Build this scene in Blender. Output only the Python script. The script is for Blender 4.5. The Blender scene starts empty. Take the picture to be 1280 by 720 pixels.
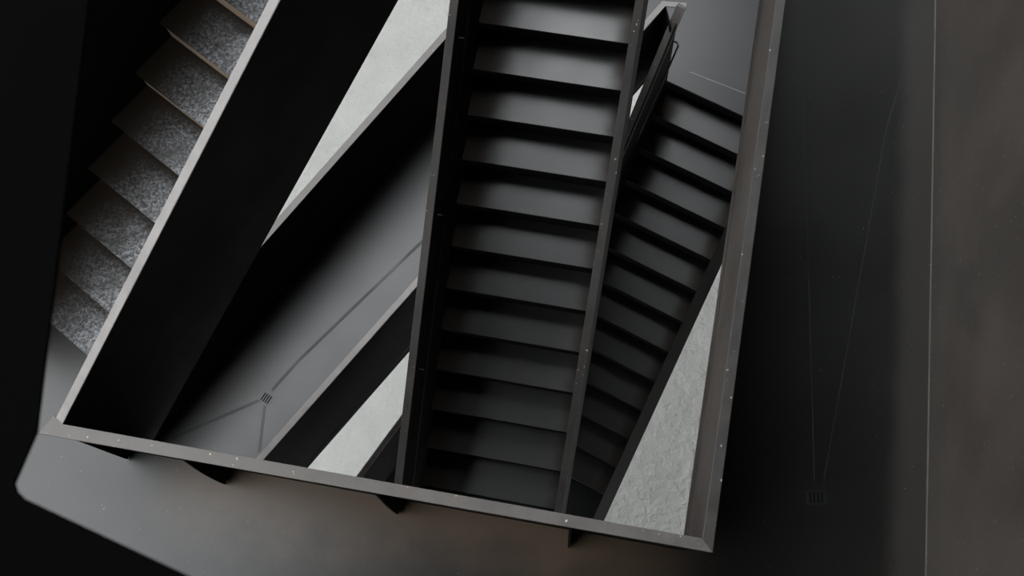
import bpy, bmesh, math, random
from mathutils import Vector, Matrix
random.seed(4)
PI = math.pi
GD = 13.6                      # camera height above the ground
FPX, NX, NY = 1384.0, 712.4, 774.3   # focal length in px; point of the frame straight below the camera
_d = Vector((NX-640, NY-360, FPX)).normalized()
_ex = (Vector((1, 0, 0)) - _d.x*_d).normalized()
_ey = _d.cross(_ex)
def cam_to_world(v): return Vector((v.dot(_ex), -v.dot(_ey), -v.dot(_d)))
def at(u, v, depth):
    """world point seen at (u,v) that lies `depth` metres below the camera's height"""
    w = cam_to_world(Vector((u-640, v-360, FPX)))
    w *= depth/(-w.z)
    return Vector((w.x, w.y, GD-depth))

# ---------------------------------------------------------------- camera, sky, exposure
scene = bpy.context.scene
camd = bpy.data.cameras.new('camera'); cam = bpy.data.objects.new('camera', camd)
scene.collection.objects.link(cam); scene.camera = cam
camd.sensor_width = 36; camd.lens = 36*FPX/1280
R = Matrix((cam_to_world(Vector((1, 0, 0))), cam_to_world(Vector((0, -1, 0))), cam_to_world(Vector((0, 0, -1))))).transposed()
cam.matrix_world = Matrix.Translation((0, 0, GD)) @ R.to_4x4()
camd.clip_start = .05; camd.clip_end = 200
camd.dof.use_dof = True; camd.dof.focus_distance = 7.2; camd.dof.aperture_fstop = 4.5
world = bpy.data.worlds.new('overcast_sky'); scene.world = world; world.use_nodes = True
bg = world.node_tree.nodes['Background']
bg.inputs[0].default_value = (.95, .98, 1.0, 1); bg.inputs[1].default_value = 6.0
scene.view_settings.view_transform = 'Standard'; scene.view_settings.look = 'None'
scene.view_settings.gamma = 1; scene.view_settings.use_curve_mapping = False
scene.view_settings.exposure = 0.0

# ---------------------------------------------------------------- materials
def mat(name, base, rough=.5, metal=0., spec=.5, spots=None, rust=None, rustamt=.5, var=.25, scale=3., bump=0., bscale=40., rvar=.1, fine=None, band=None, ends=None, edge=None):
    m = bpy.data.materials.new(name); m.use_nodes = True
    nt = m.node_tree; N = nt.nodes; L = nt.links; b = N['Principled BSDF']
    b.inputs['Metallic'].default_value = metal; b.inputs['Specular IOR Level'].default_value = spec
    tc = N.new('ShaderNodeTexCoord')
    def noise(sc, det=6, rg=.6, dist=0):
        n = N.new('ShaderNodeTexNoise'); n.inputs['Scale'].default_value = sc; n.inputs['Detail'].default_value = det
        n.inputs['Roughness'].default_value = rg; n.inputs['Distortion'].default_value = dist
        L.new(tc.outputs['Object'], n.inputs['Vector']); return n
    def ramp(src, a, c, va=0., vb=1.):
        r = N.new('ShaderNodeMapRange'); r.interpolation_type = 'SMOOTHSTEP'
        r.inputs[1].default_value = a; r.inputs[2].default_value = c; r.inputs[3].default_value = va; r.inputs[4].default_value = vb
        L.new(src, r.inputs[0]); return r.outputs[0]
    def mix(f, A, B, typ='MIX'):
        x = N.new('ShaderNodeMix'); x.data_type = 'RGBA'; x.blend_type = typ
        if isinstance(f, float): x.inputs[0].default_value = f
        else: L.new(f, x.inputs[0])
        for s, i in ((A, 6), (B, 7)):
            if isinstance(s, tuple): x.inputs[i].default_value = (*s, 1)
            else: L.new(s, x.inputs[i])
        return x.outputs[2]
    n1 = noise(scale)
    lo = tuple(c*(1-var) for c in base); hi = tuple(min(1, c*(1+var)) for c in base)
    col = mix(ramp(n1.outputs[0], .3, .7), lo, hi)
    if rust:
        n2 = noise(scale*.7, 8, .65, .4)
        col = mix(ramp(n2.outputs[0], .5, .75, 0, rustamt), col, rust)
    if band:      # rust stain along a line in plan: (point, direction away from the line, width, colour)
        sp = N.new('ShaderNodeVectorMath'); sp.operation = 'SUBTRACT'; L.new(tc.outputs['Object'], sp.inputs[0]); sp.inputs[1].default_value = band[0]
        dp = N.new('ShaderNodeVectorMath'); dp.operation = 'DOT_PRODUCT'; L.new(sp.outputs[0], dp.inputs[0]); dp.inputs[1].default_value = band[1]
        nb = noise(2.3, 6, .6); ad = N.new('ShaderNodeMath'); ad.operation = 'MULTIPLY_ADD'
        L.new(nb.outputs[0], ad.inputs[0]); ad.inputs[1].default_value = -band[2]*1.6; L.new(dp.outputs['Value'], ad.inputs[2])
        f2 = N.new('ShaderNodeMath'); f2.operation = 'MULTIPLY'
        dl = N.new('ShaderNodeVectorMath'); dl.operation = 'DOT_PRODUCT'; L.new(sp.outputs[0], dl.inputs[0]); dl.inputs[1].default_value = band[4]
        L.new(ramp(ad.outputs[0], -band[2]*.8, band[2]*.5, 1, 0), f2.inputs[0]); L.new(ramp(dl.outputs['Value'], .1, .6), f2.inputs[1])
        f3 = N.new('ShaderNodeMath'); f3.operation = 'MULTIPLY'; L.new(f2.outputs[0], f3.inputs[0]); L.new(ramp(dl.outputs['Value'], 2.6, 3.6, 1, .0), f3.inputs[1])
        col = mix(f3.outputs[0], col, band[3])
    if edge:      # a wall's reflection and some dust, painted along its foot: (point, direction away from it, width, colour)
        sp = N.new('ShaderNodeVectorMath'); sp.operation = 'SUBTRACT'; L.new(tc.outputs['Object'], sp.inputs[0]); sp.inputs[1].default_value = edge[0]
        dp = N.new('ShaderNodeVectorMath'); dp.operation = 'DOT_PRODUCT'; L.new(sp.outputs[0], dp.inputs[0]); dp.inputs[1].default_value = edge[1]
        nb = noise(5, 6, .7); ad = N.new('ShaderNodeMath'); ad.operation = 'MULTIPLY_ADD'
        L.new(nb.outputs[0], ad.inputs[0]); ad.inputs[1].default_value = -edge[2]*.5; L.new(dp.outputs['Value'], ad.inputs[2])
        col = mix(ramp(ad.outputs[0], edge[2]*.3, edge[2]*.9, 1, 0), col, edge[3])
    if fine:
        n4 = noise(fine[0], 10, .75, .6); n5 = noise(fine[0]*.12, 4, .6)
        f = N.new('ShaderNodeMath'); f.operation = 'MULTIPLY'
        L.new(ramp(n4.outputs[0], .42, .62), f.inputs[0]); L.new(ramp(n5.outputs[0], .3, .6, .3, 1), f.inputs[1])
        col = mix(f.outputs[0], col, fine[1])
    if spots:
        n3 = noise(spots[0], 2, .5); col = mix(ramp(n3.outputs[0], spots[1], spots[1]+.03), col, spots[2])
    ro = ramp(n1.outputs[0], .3, .7, rough-rvar, rough+rvar)
    if ends:      # tread worn bright in the middle; rust plus painted-in parapet shade at its ends, rust at its back: (left, right, back widths, colour, roughness, specular)
        sx = N.new('ShaderNodeSeparateXYZ'); L.new(tc.outputs['UV'], sx.inputs[0]); ne = noise(6, 4, .6)
        def wob(src, amt):
            w = N.new('ShaderNodeMath'); w.operation = 'MULTIPLY_ADD'; L.new(ne.outputs[0], w.inputs[0]); w.inputs[1].default_value = amt; L.new(src, w.inputs[2]); return w.outputs[0]
        a1 = ramp(wob(sx.outputs[0], -.1), 0., ends[0]); a2 = ramp(wob(sx.outputs[0], .1), 1.05-ends[1], 1.05, 1, 0)
        a3 = ramp(wob(sx.outputs[1], .2), 1.1-ends[2], 1.1, 1, 0) if ends[2] else None
        p = N.new('ShaderNodeMath'); p.operation = 'MULTIPLY'; L.new(a1, p.inputs[0]); L.new(a2, p.inputs[1]); p = p.outputs[0]
        if a3:
            p2 = N.new('ShaderNodeMath'); p2.operation = 'MULTIPLY'; L.new(p, p2.inputs[0]); L.new(a3, p2.inputs[1]); p = p2.outputs[0]
        col = mix(p, ends[3], col)
        rm_ = N.new('ShaderNodeMix'); L.new(p, rm_.inputs[0]); rm_.inputs[2].default_value = ends[4]; L.new(ro, rm_.inputs[3]); ro = rm_.outputs[0]
        L.new(ramp(p, 0, 1, ends[5], spec), b.inputs['Specular IOR Level'])
    L.new(col, b.inputs['Base Color'])
    L.new(ro, b.inputs['Roughness'])
    if bump:
        bn = noise(bscale, 5, .6); bp = N.new('ShaderNodeBump'); bp.inputs['Strength'].default_value = 1
        bp.inputs['Distance'].default_value = bump
        L.new(bn.outputs[0], bp.inputs['Height']); L.new(bp.outputs[0], b.inputs['Normal'])
    return m
RUST = (.16, .075, .035)
M = {}
_lc, _rc = at(78, 530, 5.5), at(878, 673, 5.5); _bd = (_rc-_lc).normalized(); _bn = Vector((_bd.y, -_bd.x, 0))
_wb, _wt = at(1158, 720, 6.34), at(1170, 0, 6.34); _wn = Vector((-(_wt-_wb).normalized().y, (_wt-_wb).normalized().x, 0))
M['floor'] = mat('waxed_steel_floor', (.022, .022, .023), .34, 0., .55, rust=(.05, .036, .027), rustamt=.25, var=.1, scale=1.2, rvar=.03)
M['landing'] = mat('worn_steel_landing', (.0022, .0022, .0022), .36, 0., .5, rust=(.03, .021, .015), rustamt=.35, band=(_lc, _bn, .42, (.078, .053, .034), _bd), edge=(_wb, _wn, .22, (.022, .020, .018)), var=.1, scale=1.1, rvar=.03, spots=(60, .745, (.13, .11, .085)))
M['darkfloor'] = mat('oiled_steel_floor', (.010, .011, .011), .36, 0., .5, var=.1, scale=1.2, rvar=.03)
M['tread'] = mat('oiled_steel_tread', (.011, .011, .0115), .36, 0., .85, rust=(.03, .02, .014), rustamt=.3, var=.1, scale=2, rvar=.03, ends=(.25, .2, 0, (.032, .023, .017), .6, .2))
M['treadA'] = mat('scuffed_steel_tread', (.10, .099, .098), .40, 0., .6, var=.3, scale=9, fine=(55, (.62, .66, .71)), ends=(.8, .01, .4, (.018, .013, .009), .7, .1), bump=.001, bscale=30)  # left ends darkened in colour to stand for the outer wall's shade
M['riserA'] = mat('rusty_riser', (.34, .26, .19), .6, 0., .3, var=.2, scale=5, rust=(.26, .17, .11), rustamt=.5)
M['plate'] = mat('blackened_steel_plate', (.005, .0048, .0045), .75, 0., .12, var=.25, scale=2, rust=(.015, .011, .008), rustamt=.4)
M['wallplate'] = mat('brown_steel_plate', (.043, .037, .033), .6, 0., .3, var=.15, scale=1.5, rust=(.07, .05, .038), rustamt=.5, spots=(45, .70, (.14, .12, .10)))
M['inplate'] = mat('brown_lit_plate', (.06, .051, .046), .6, 0., .3, var=.15, scale=1.5, rust=(.07, .05, .038), rustamt=.4)  # lighter base colour stands for the light on this face
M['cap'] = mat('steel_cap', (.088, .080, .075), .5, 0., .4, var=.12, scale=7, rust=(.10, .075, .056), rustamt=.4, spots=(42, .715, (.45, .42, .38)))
M['palecap'] = mat('pale_steel_cap', (.245, .23, .22), .5, 0., .4, var=.1, scale=7)  # lightened for wear and to stand for stronger light on left-hand caps
M['browncap'] = mat('brown_steel_cap', (.039, .036, .034), .5, 0., .4, var=.12, scale=7, rust=(.07, .05, .037), rustamt=.4, spots=(42, .715, (.45, .42, .38)))  # base darkened partly to stand for weaker light on right-hand caps
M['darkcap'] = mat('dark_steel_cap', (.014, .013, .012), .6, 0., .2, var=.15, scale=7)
M['dark'] = mat('black_gap', (.004, .004, .004), .9, 0., .1, var=0.)
M['crease'] = mat('dark_fold', (.019, .019, .019), .42, 0., .42, var=.1)
M['weld'] = mat('bright_scratch', (.2, .2, .19), .5, 0., var=.1)
M['ground'] = mat('pale_concrete_ground', (.27, .27, .257), .9, 0., .2, var=.05, scale=2.2, bump=.05, bscale=7)
M['soffit'] = mat('dull_black_plate', (.003, .003, .003), .9, 0., 0., var=0.)
M['ceil'] = mat('dark_soffit', (.02, .02, .02), .8, 0., .1)

# ---------------------------------------------------------------- builders
COL = scene.collection
def obj(name, bm, m, parent=None, bevel=0, smooth=False):
    bmesh.ops.recalc_face_normals(bm, faces=bm.faces)
    me = bpy.data.meshes.new(name); bm.to_mesh(me); bm.free()
    if smooth:
        for p in me.polygons: p.use_smooth = True
    o = bpy.data.objects.new(name, me); COL.objects.link(o); me.materials.append(M[m])
    if bevel:
        b = o.modifiers.new('bevel', 'BEVEL'); b.width = bevel; b.segments = 2; b.limit_method = 'ANGLE'; b.angle_limit = .6
    if parent:
        o.parent = parent; o.matrix_parent_inverse = Matrix.Translation(-Vector(parent.location))
    return o
def thing(name, label, cat, loc, group=None):
    o = bpy.data.objects.new(name, None); COL.objects.link(o); o.location = loc; o.empty_display_size = .2
    o['label'] = label; o['category'] = cat
    if group: o['group'] = group
    return o
def struct(o): o['kind'] = 'structure'; return o
DN = Vector((0, 0, -1))
def prism(top, down, bm=None, uv=False):
    """solid below a polygon of 3D top points; down = thickness or a list of thicknesses"""
    bm = bm or bmesh.new()
    n = len(top); dd = down if isinstance(down, list) else [down]*n
    a = [bm.verts.new(p) for p in top]; b = [bm.verts.new(p+DN*t) for p, t in zip(top, dd)]
    f1 = bm.faces.new(a); f2 = bm.faces.new(b[::-1])
    for i in range(n): bm.faces.new((a[i], b[i], b[(i+1) % n], a[(i+1) % n]))
    bm.normal_update()
    if uv:
        lay = bm.loops.layers.uv.new('UVMap'); cs = ((0, 0), (1, 0), (1, 1), (0, 1))
        idx = {v: i % 4 for i, v in enumerate(a+b)}
        for f in bm.faces:
            for l in f.loops: l[lay].uv = cs[idx[l.vert]]
    if n > 4: bmesh.ops.triangulate(bm, faces=[f1, f2])
    return bm
def strip(P, Q, down, bm=None, up=0.):
    """solid ribbon between two 3D polylines"""
    bm = bm or bmesh.new(); n = len(P)
    dd = down if isinstance(down, list) else [down]*n
    v = []
    for p, q, t in zip(P, Q, dd):
        v.append([bm.verts.new(p-DN*up), bm.verts.new(q-DN*up), bm.verts.new(q+DN*t), bm.verts.new(p+DN*t)])
    for i in range(n-1):
        for j in range(4): bm.faces.new((v[i][j], v[i][(j+1) % 4], v[i+1][(j+1) % 4], v[i+1][j]))
    bm.faces.new(v[0]); bm.faces.new(v[-1][::-1]); return bm
def offset(P, w):
    """offset a 3D polyline sideways (left of its direction for w>0), mitred"""
    out = []
    for i, p in enumerate(P):
        ds = []
        if i > 0: ds.append((P[i]-P[i-1]).xy.normalized())
        if i < len(P)-1: ds.append((P[i+1]-P[i]).xy.normalized())
        ns = [Vector((-d.y, d.x)) for d in ds]; n = sum(ns, Vector((0, 0))).normalized()
        k = w/max(.3, n.dot(ns[0])); out.append(Vector((p.x+n.x*k, p.y+n.y*k, p.z)))
    return out
def tube(P, r, bm=None, seg=10):
    bm = bm or bmesh.new(); rings = []
    for i, p in enumerate(P):
        d = (P[min(i+1, len(P)-1)]-P[max(i-1, 0)]).normalized()
        a = d.cross(Vector((.3, .2, 1))).normalized(); b = d.cross(a)
        rings.append([bm.verts.new(p+r*(math.cos(t)*a+math.sin(t)*b)) for t in [2*PI*k/seg for k in range(seg)]])
    for i in range(len(rings)-1):
        for k in range(seg): bm.faces.new((rings[i][k], rings[i][(k+1) % seg], rings[i+1][(k+1) % seg], rings[i+1][k]))
    bm.faces.new(rings[0]); bm.faces.new(rings[-1][::-1]); return bm
def parapet(parent, P, side, h, capw=.05, t=.010, capt=.012, inset=.0, capm='cap', platem='plate', cap=True):
    """steel plate hanging from the polyline P (its top edge) with a flat cap; side=+1 plate/cap lie left of the line"""
    a = offset(P, side*inset) if inset else P; b = offset(P, side*(inset+t))
    a = [p+DN*capt*.5 for p in a]; b = [p+DN*capt*.5 for p in b]
    obj('parapet_plate', strip(a, b, h), platem, parent)
    if cap: obj('handrail_cap', strip(P, offset(P, side*capw), capt), capm, parent, bevel=.003)

def isect(p, d, q, e):
    """where line p+s*d crosses line q+t*e in plan"""
    den = d.x*e.y-d.y*e.x; s = ((q.x-p.x)*e.y-(q.y-p.y)*e.x)/den
    return Vector((p.x+s*d.x, p.y+s*d.y, p.z))
RISE, GOING = .17, .28
class Flight:
    """k counts nosings downwards; line 1 (through nosing reference points), direction ph, nosing direction ps"""
    def __init__(s, x, y, h, ph, ps, sc=1.):
        s.rise, s.going = .17*sc, .28*sc
        s.o = Vector((x*sc, -y*sc, GD-h*sc)); s.d = Vector((math.cos(ph), -math.sin(ph), 0)); s.n = Vector((math.cos(ps), -math.sin(ps), 0))
    def ref(s, k): return s.o + s.d*s.going*k + DN*s.rise*k
    def rails(s, left, right):
        """plan points the left and right plate planes pass through"""
        s.L, s.R = left, right; return s
    def ends(s, k, setback=0.):
        p = s.ref(k) - s.d*setback; p.z = s.o.z-s.rise*k
        return isect(p, s.n, s.L, s.d), isect(p, s.n, s.R, s.d)
    def steps(s, k0, k1, parent, tm, rm, lipt=.012):
        for k in range(k0, k1+1):
            l, r = s.ends(k); bl, br = s.ends(k-1, .024)
            bl = Vector((bl.x, bl.y, l.z)); br = Vector((br.x, br.y, r.z))
            tr = obj('tread', prism([l, r, br, bl], lipt, uv=True), tm, parent)
            a, b = s.ends(k, .014); a2, b2 = s.ends(k, .020)
            a += DN*lipt; b += DN*lipt; a2 += DN*lipt; b2 += DN*lipt
            obj('riser', prism([a, b, b2, a2], s.rise-lipt), rm, parent)
    def line(s, pt, k0, k1, above):
        """3D line parallel to the nosing line, over plan point pt"""
        out = []
        for k in (k0, k1):
            p = s.ref(k); n = s.n; q = isect(p, n, pt, s.d); out.append(Vector((q.x, q.y, p.z+above)))
        return out

# ---------------------------------------------------------------- setting
G = 0.
def quad(x0, x1, y0, y1, z, t):
    return prism([Vector((x0, y0, z)), Vector((x1, y0, z)), Vector((x1, y1, z)), Vector((x0, y1, z))], t)
WX0, WX1, WY0, WY1, WZ = -14., 9., -8., 26., GD+3.
OPEN = 5.2   # unseen walls added to cut side light; gap under two brightens the ground
struct(obj('floor', quad(-45, 45, -45, 45, 0, .3), 'ground'))
struct(obj('wall_left', quad(WX0-.3, WX0, WY0, WY1, WZ, WZ), 'ceil'))
struct(obj('wall_right', quad(WX1, WX1+.3, WY0, WY1, WZ, WZ-OPEN), 'ceil'))
struct(obj('wall_front', quad(WX0-.3, WX1+.3, WY0-.3, WY0, WZ, WZ-OPEN), 'ceil'))
struct(obj('wall_back', quad(WX0-.3, WX1+.3, WY1, WY1+.3, WZ, WZ), 'ceil'))
ceil = [(9.3, 26.3), (3.6, 26.3), (2.6, 9.2), (-.8, 7.1), (-3.2, 3.2), (-4.6, .2), (-5.0, -8.3), (9.3, -8.3)]  # unseen overhead edge shaped to mask sky reflections in floors and treads
sky_block = [(9., -8.), (9., 8.2), (2.2, 7.6), (1.9, 1.5), (.6, -1.2), (.4, -8.)]  # unseen slab added above to keep sky light off the right floor
struct(obj('ceiling_baffle', prism([Vector((x, y, GD+1.2)) for x, y in sky_block], .15), 'ceil'))
struct(obj('ceiling_baffle', prism([Vector((x, y, WZ+.3)) for x, y in ceil], .3), 'ceil'))

# ---------------------------------------------------------------- top landing (frame of the well)
HL, HC = 6.34, 5.50
lc = at(78, 530, HC); rc = at(878, 673, HC); rt = at(970, 0, HC)
rtop = rc + (rt-rc)*1.7
land = thing('stair_landing', 'top steel landing wrapping the foot and right side of the stairwell, rust-brown by its parapet', 'landing', at(500, 700, HL))
# steel flight on the left (A)
FA = Flight(-1.616, -3.027, 5.141, 2.275, .68, .975)
capA0 = lc.copy(); capA1 = at(350, 0, 4.17); capA2 = capA1+(capA1-capA0)*.6
dA = FA.d
FA.rails(at(140, 150, 5.65*.975), capA0 + Vector((-dA.y, dA.x, 0))*(-.02 if Vector((-dA.y, dA.x, 0)).x > 0 else .02))
fa = thing('stair_flight', 'upper left flight with scuffed, lit treads beside a pale diagonal cap', 'staircase', at(90, 480, HL))
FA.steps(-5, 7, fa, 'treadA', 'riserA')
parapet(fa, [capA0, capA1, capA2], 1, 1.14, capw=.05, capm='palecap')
lo = FA.line(FA.L, -5, 8.0, 1.1)
obj('parapet_plate', strip(lo, offset(lo, -.012), 1.35), 'plate', fa)
obj('handrail_cap', strip(offset(lo, .02), offset(lo, -.035), .012, up=.012), 'cap', fa, bevel=.003)
# landing floor
def drop(p, z): return Vector((p.x, p.y, z))
zL = GD-HL
e8l, e8r = FA.ends(7, .014)
A_in = drop(lc, zL); 
wb = at(1158, 720, HL); wt = at(1170, 0, HL); wd = (wb-wt).normalized()
wtop = wt-wd*3.; wbot = wb+wd*1.6
lfoot = FA.L + dA*2.2
poly = [drop(rtop, zL), drop(rc, zL), drop(lc, zL), drop(e8r, zL), drop(e8l, zL), isect(drop(e8l, zL), dA, drop(wbot, zL), Vector((1, .0, 0))), drop(wbot, zL), drop(wtop, zL)]
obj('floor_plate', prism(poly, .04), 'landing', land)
bot = [at(76, 530, HC), rc, rtop]
# plate below the caps and the two caps
pl = [lc, rc, rtop]
parapet(land, pl[:2], -1, 1.05, cap=False)
parapet(land, pl[1:], -1, 1.05, cap=False, platem='inplate')
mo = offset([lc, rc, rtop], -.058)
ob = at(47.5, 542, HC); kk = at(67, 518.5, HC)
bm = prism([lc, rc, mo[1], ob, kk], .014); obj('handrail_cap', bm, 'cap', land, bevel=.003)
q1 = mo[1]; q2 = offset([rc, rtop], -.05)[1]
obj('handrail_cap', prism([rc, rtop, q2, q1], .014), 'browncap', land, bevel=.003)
# stiffener fins on the landing side of the foot parapet
bd = (rc-lc).normalized(); bn = Vector((bd.y, -bd.x, 0))
def fin(u, v):
    tip = at(u, v, HL); w = (tip-lc).dot(bn); base = tip-bn*w
    base = base+bn*.011; w = max(.05, w-.011)
    z0 = GD-HC-.014; pts = []
    pts.append(drop(base, z0)); pts.append(drop(base+bn*min(w, .045), z0))
    for i in range(1, 9):
        t = i/8.; ww = .045+(w-.045)*math.sin(t*PI/2*.98)
        pts.append(drop(base+bn*ww, z0-(HL-HC-.03)*t**1.15))
    pts.append(drop(base, zL+.0))
    bm = bmesh.new(); A_ = [bm.verts.new(p-bd*.006) for p in pts]; B_ = [bm.verts.new(p+bd*.006) for p in pts]
    n = len(pts); f = bm.faces.new(A_); g = bm.faces.new(B_[::-1])
    for i in range(n): bm.faces.new((A_[i], B_[i], B_[(i+1) % n], A_[(i+1) % n]))
    bm.normal_update(); bmesh.ops.triangulate(bm, faces=[f, g]); obj('stiffener_fin', bm, 'plate', land)
for u, v in ((160, 573), (282, 606), (497, 643), (711, 685)): fin(u, v)
def seam(parent, a, b, w, m, name='fold_line', z=.0015):
    d = (b-a).xy.normalized(); n = Vector((-d.y, d.x, 0))*w/2
    obj(name, prism([a+n+Vector((0, 0, z)), b+n+Vector((0, 0, z)), b-n+Vector((0, 0, z)), a-n+Vector((0, 0, z))], z+.001), m, parent)
def drain(parent, c, ang, w, l, n=4, m='floor'):
    d = Vector((math.cos(ang), math.sin(ang), 0)); s = Vector((-d.y, d.x, 0))
    o = obj('drain_grate', prism([c+d*l*.62+s*w*.62+Vector((0, 0, .003)), c-d*l*.62+s*w*.62+Vector((0, 0, .003)), c-d*l*.62-s*w*.62+Vector((0, 0, .003)), c+d*l*.62-s*w*.62+Vector((0, 0, .003))], .004), m, parent)
    for i in range(n):
        q = c+s*w*((i+.5)/n-.5)+Vector((0, 0, .0042)); hw = s*w/n*.24; hl = d*l*.5
        t = obj('drain_slot', prism([q+hl+hw, q-hl+hw, q-hl-hw, q+hl-hw], .003), 'dark', o)
        t.matrix_parent_inverse = Matrix.Translation(-Vector(land.location)).inverted() @ Matrix.Translation(-Vector(land.location))
dr = at(1020, 622, HL)
drain(land, dr, PI/2, .085, .06, 4, 'darkfloor')
seam(land, at(1003, 60, HL), at(1018, 600, HL), .006, 'crease')
seam(land, at(1145, 40, HL), at(1108, 160, HL), .006, 'crease')
seam(land, at(1108, 160, HL), at(1030, 600, HL), .004, 'crease')
# outer parapet wall on the right
rw = thing('outer_parapet', 'brown steel parapet wall rising from the dark floor along the right edge of the picture', 'parapet', drop(wb, zL))
parapet(rw, [drop(wbot, zL+1.6), drop(wtop, zL+1.6)], -1, 1.6, capw=.06, platem='wallplate')

seam(rw, drop(wtop, zL)+Vector((-.004, 0, 0)), drop(wbot, zL)+Vector((-.004, 0, 0)), .008, 'cap', 'weld_seam', .004)

# ---------------------------------------------------------------- middle flight (B)
FB = Flight(-.584, -4.053, 6.951, 1.758, 1.758-PI/2)
fb = thing('stair_flight', 'straight middle flight running down the centre of the well between two dark parapets', 'staircase', at(610, 640, 8.99))
lB = drop(FB.o, 0)
rB = lB + FB.n*1.14
FB.rails(lB, rB)
FB.steps(-4, 12, fb, 'tread', 'plate')
for side, pt in ((1, lB), (-1, rB)):
    pp = FB.line(pt, -5, 14, 1.13)
    # direction of the line is downhill: right-hand rail has outside on its left
    s = -1 if side == 1 else 1
    obj('parapet_plate', strip(pp, offset(pp, s*.012), 1.38 if side == 1 else 1.48), 'plate', fb)
    obj('handrail_cap', strip(offset(pp, -s*(.02 if side == 1 else .04)), offset(pp, s*(.034 if side == 1 else .014)), .012, up=.012), 'browncap' if side < 0 else 'cap', fb, bevel=.003)
hr = FB.line(lB+FB.n*.05, -5, 14, .85)
h = obj('handrail', tube(hr, .010), 'plate', fb, smooth=True)
for u, v in ((573, 136), (553, 313), (533, 478)):
    # brackets at regular heights on the rail
    pass
for k in (1.6, 5.2, 8.6):
    p = FB.line(lB, k, k+1, .84)[0]; obj('rail_bracket', tube([p, p+FB.n*.055], .004, seg=6), 'weld', fb)

# ---------------------------------------------------------------- walkway landing (D) with drain and the landing at the head of flight C
HD = 9.17; zD = GD-HD
wk = thing('walkway_landing', 'grey lower walkway crossing diagonally behind the middle flight, with a small slotted drain', 'landing', at(400, 450, HD))
dl0, dl1 = at(318, 318, 8.17), at(560, 45, 8.17)
dr0, dr1 = at(327, 577, 8.17), at(530, 348, 8.17)
ddl = (dl1-dl0).normalized(); ddr = (dr1-dr0).normalized()
cx = at(857.5, 10, 8.17)
cK = at(838, 33, 8.17)   # where the inner cap of flight C starts to slope
FC = Flight(1.874, -4.189, 9.168, 2.033, .504)
left_top = dl1+ddl*5; left_bot = dl0-ddl*3.2
corner = at(823, 8, 8.17)
parapet(wk, [left_bot, left_top], 1, 1.1, capw=.06)
rb = dr0-ddr*2.2
cornerD = isect(dr0, ddr, cx, Vector((-1, .12, 0)))
parapet(wk, [rb, cornerD, cK], 1, 1.12, cap=False)
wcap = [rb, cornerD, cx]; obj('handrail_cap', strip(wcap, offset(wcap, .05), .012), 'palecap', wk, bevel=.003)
# floor polygon
nC = FC.ref(0); 
cl = at(829, 110, HD); FC.rails(cl - FC.n*.012, at(872, 366.7, FC and (9.168+5*.17)))
eL, eR = FC.ends(0)
far = eR+Vector((3.0, 0, 0)) if False else eR
fp = [drop(left_bot, zD), drop(rb, zD), drop(cornerD, zD), drop(cK, zD), drop(eL, zD), drop(eR, zD), drop(eR+FC.n*.0-FC.d*6., zD), drop(left_top, zD)]
obj('floor_plate', prism(fp, .03), 'floor', wk)
drain(wk, at(333, 498, HD), math.radians(58), .085, .075)
seam(wk, at(325, 500, HD), at(215, 548, HD), .026, 'crease')
seam(wk, at(331, 507, HD), at(324, 565, HD), .026, 'crease')
seam(wk, at(340, 488, HD), at(372, 452, HD), .026, 'crease')
seam(wk, at(372, 452, HD), at(540, 290, HD), .026, 'crease')
seam(wk, at(862, 90, HD), at(932, 117, HD), .008, 'weld', 'weld_seam')

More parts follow.
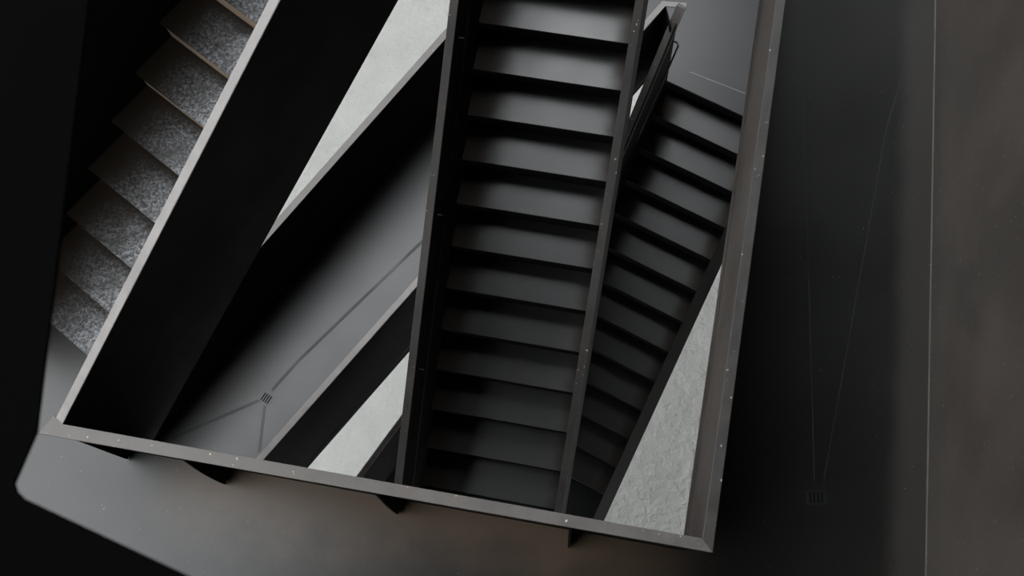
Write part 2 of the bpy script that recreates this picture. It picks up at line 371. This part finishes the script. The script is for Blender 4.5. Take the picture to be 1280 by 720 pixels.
# ---------------------------------------------------------------- right flight (C)
fc = thing('stair_flight', 'narrow twisted right-hand flight in shadow dropping from the pale landing', 'staircase', at(740, 640, 11.38))
FC.steps(1, 12, fc, 'tread', 'plate')
a, b = FC.ends(0, .014); a2, b2 = FC.ends(0, .02)
obj('riser', prism([a+DN*.03, b+DN*.03, b2+DN*.03, a2+DN*.03], RISE-.03), 'plate', fc)
pr = FC.line(FC.R, -1, 14, 1.0)
obj('parapet_plate', strip(pr, offset(pr, .012), 1.25), 'plate', fc)
obj('handrail_cap', strip(offset(pr, 0), offset(pr, .10), .012, up=.012), 'darkcap' if 'darkcap' in M else 'plate', fc, bevel=.003)
cs = [cx, cK]
pf = FC.line(cl, 0, 14, 1.0); obj('parapet_plate', strip(pf, offset(pf, -.012), 1.25), 'plate', fc)
k0 = isect(cx, (cK-cx), pf[0], FC.d); pe = [cx, k0, pf[1]]
obj('handrail_cap', strip(offset(pe, .004), offset(pe, -.075), .012, up=.012), 'cap', fc, bevel=.003)
s0 = at(848, 57, 8.45); s1 = at(784.4, 202, 8.45+.95)
obj('handrail', tube([at(843, 52, 8.5), at(846, 53, 8.45), s0, s1, s1+(s1-s0)*2], .009), 'browncap', fc, smooth=True)

# ---------------------------------------------------------------- lowest landing (E)
HE = 11.38
le = thing('lowest_landing', 'dark lowest landing showing as a small wedge left of the middle flight foot', 'landing', at(480, 590, HE))
e0, e1 = at(450, 600, 10.38), at(508, 521, 10.38); ed = (e1-e0).normalized()
en = e1+ed*.35; es = e0-ed*1.5
zE = GD-HE
parapet(le, [es, en, drop(at(700, 500, 10.38), GD-10.38)], 1, 1.12, capw=.05)
cLe, cRe = FC.ends(12, .014)
obj('floor_plate', prism([drop(es, zE), drop(at(735, 900, HE), zE), drop(cRe, zE), drop(cLe, zE), drop(en, zE)][::-1], .04), 'darkfloor', le)

# ---------------------------------------------------------------- dark landing right in front of the camera
hu = 1.6   # the sheet is thin: 12 mm
ul = thing('upper_landing', 'black out-of-focus landing edge framing the lower left corner, nearest of all landings', 'landing', at(60, 700, hu))
uv = [(110, 0), (68, 350), (45, 540), (17, 604), (20, 614), (29, 623), (235, 720), (420, 806), (420, 1100), (-500, 1100), (-500, -100), (122, -100)]
up = []
for q in uv:
    up.append(at(*q, hu))
obj('floor_plate', prism(up, .008), 'soffit', ul, bevel=0)
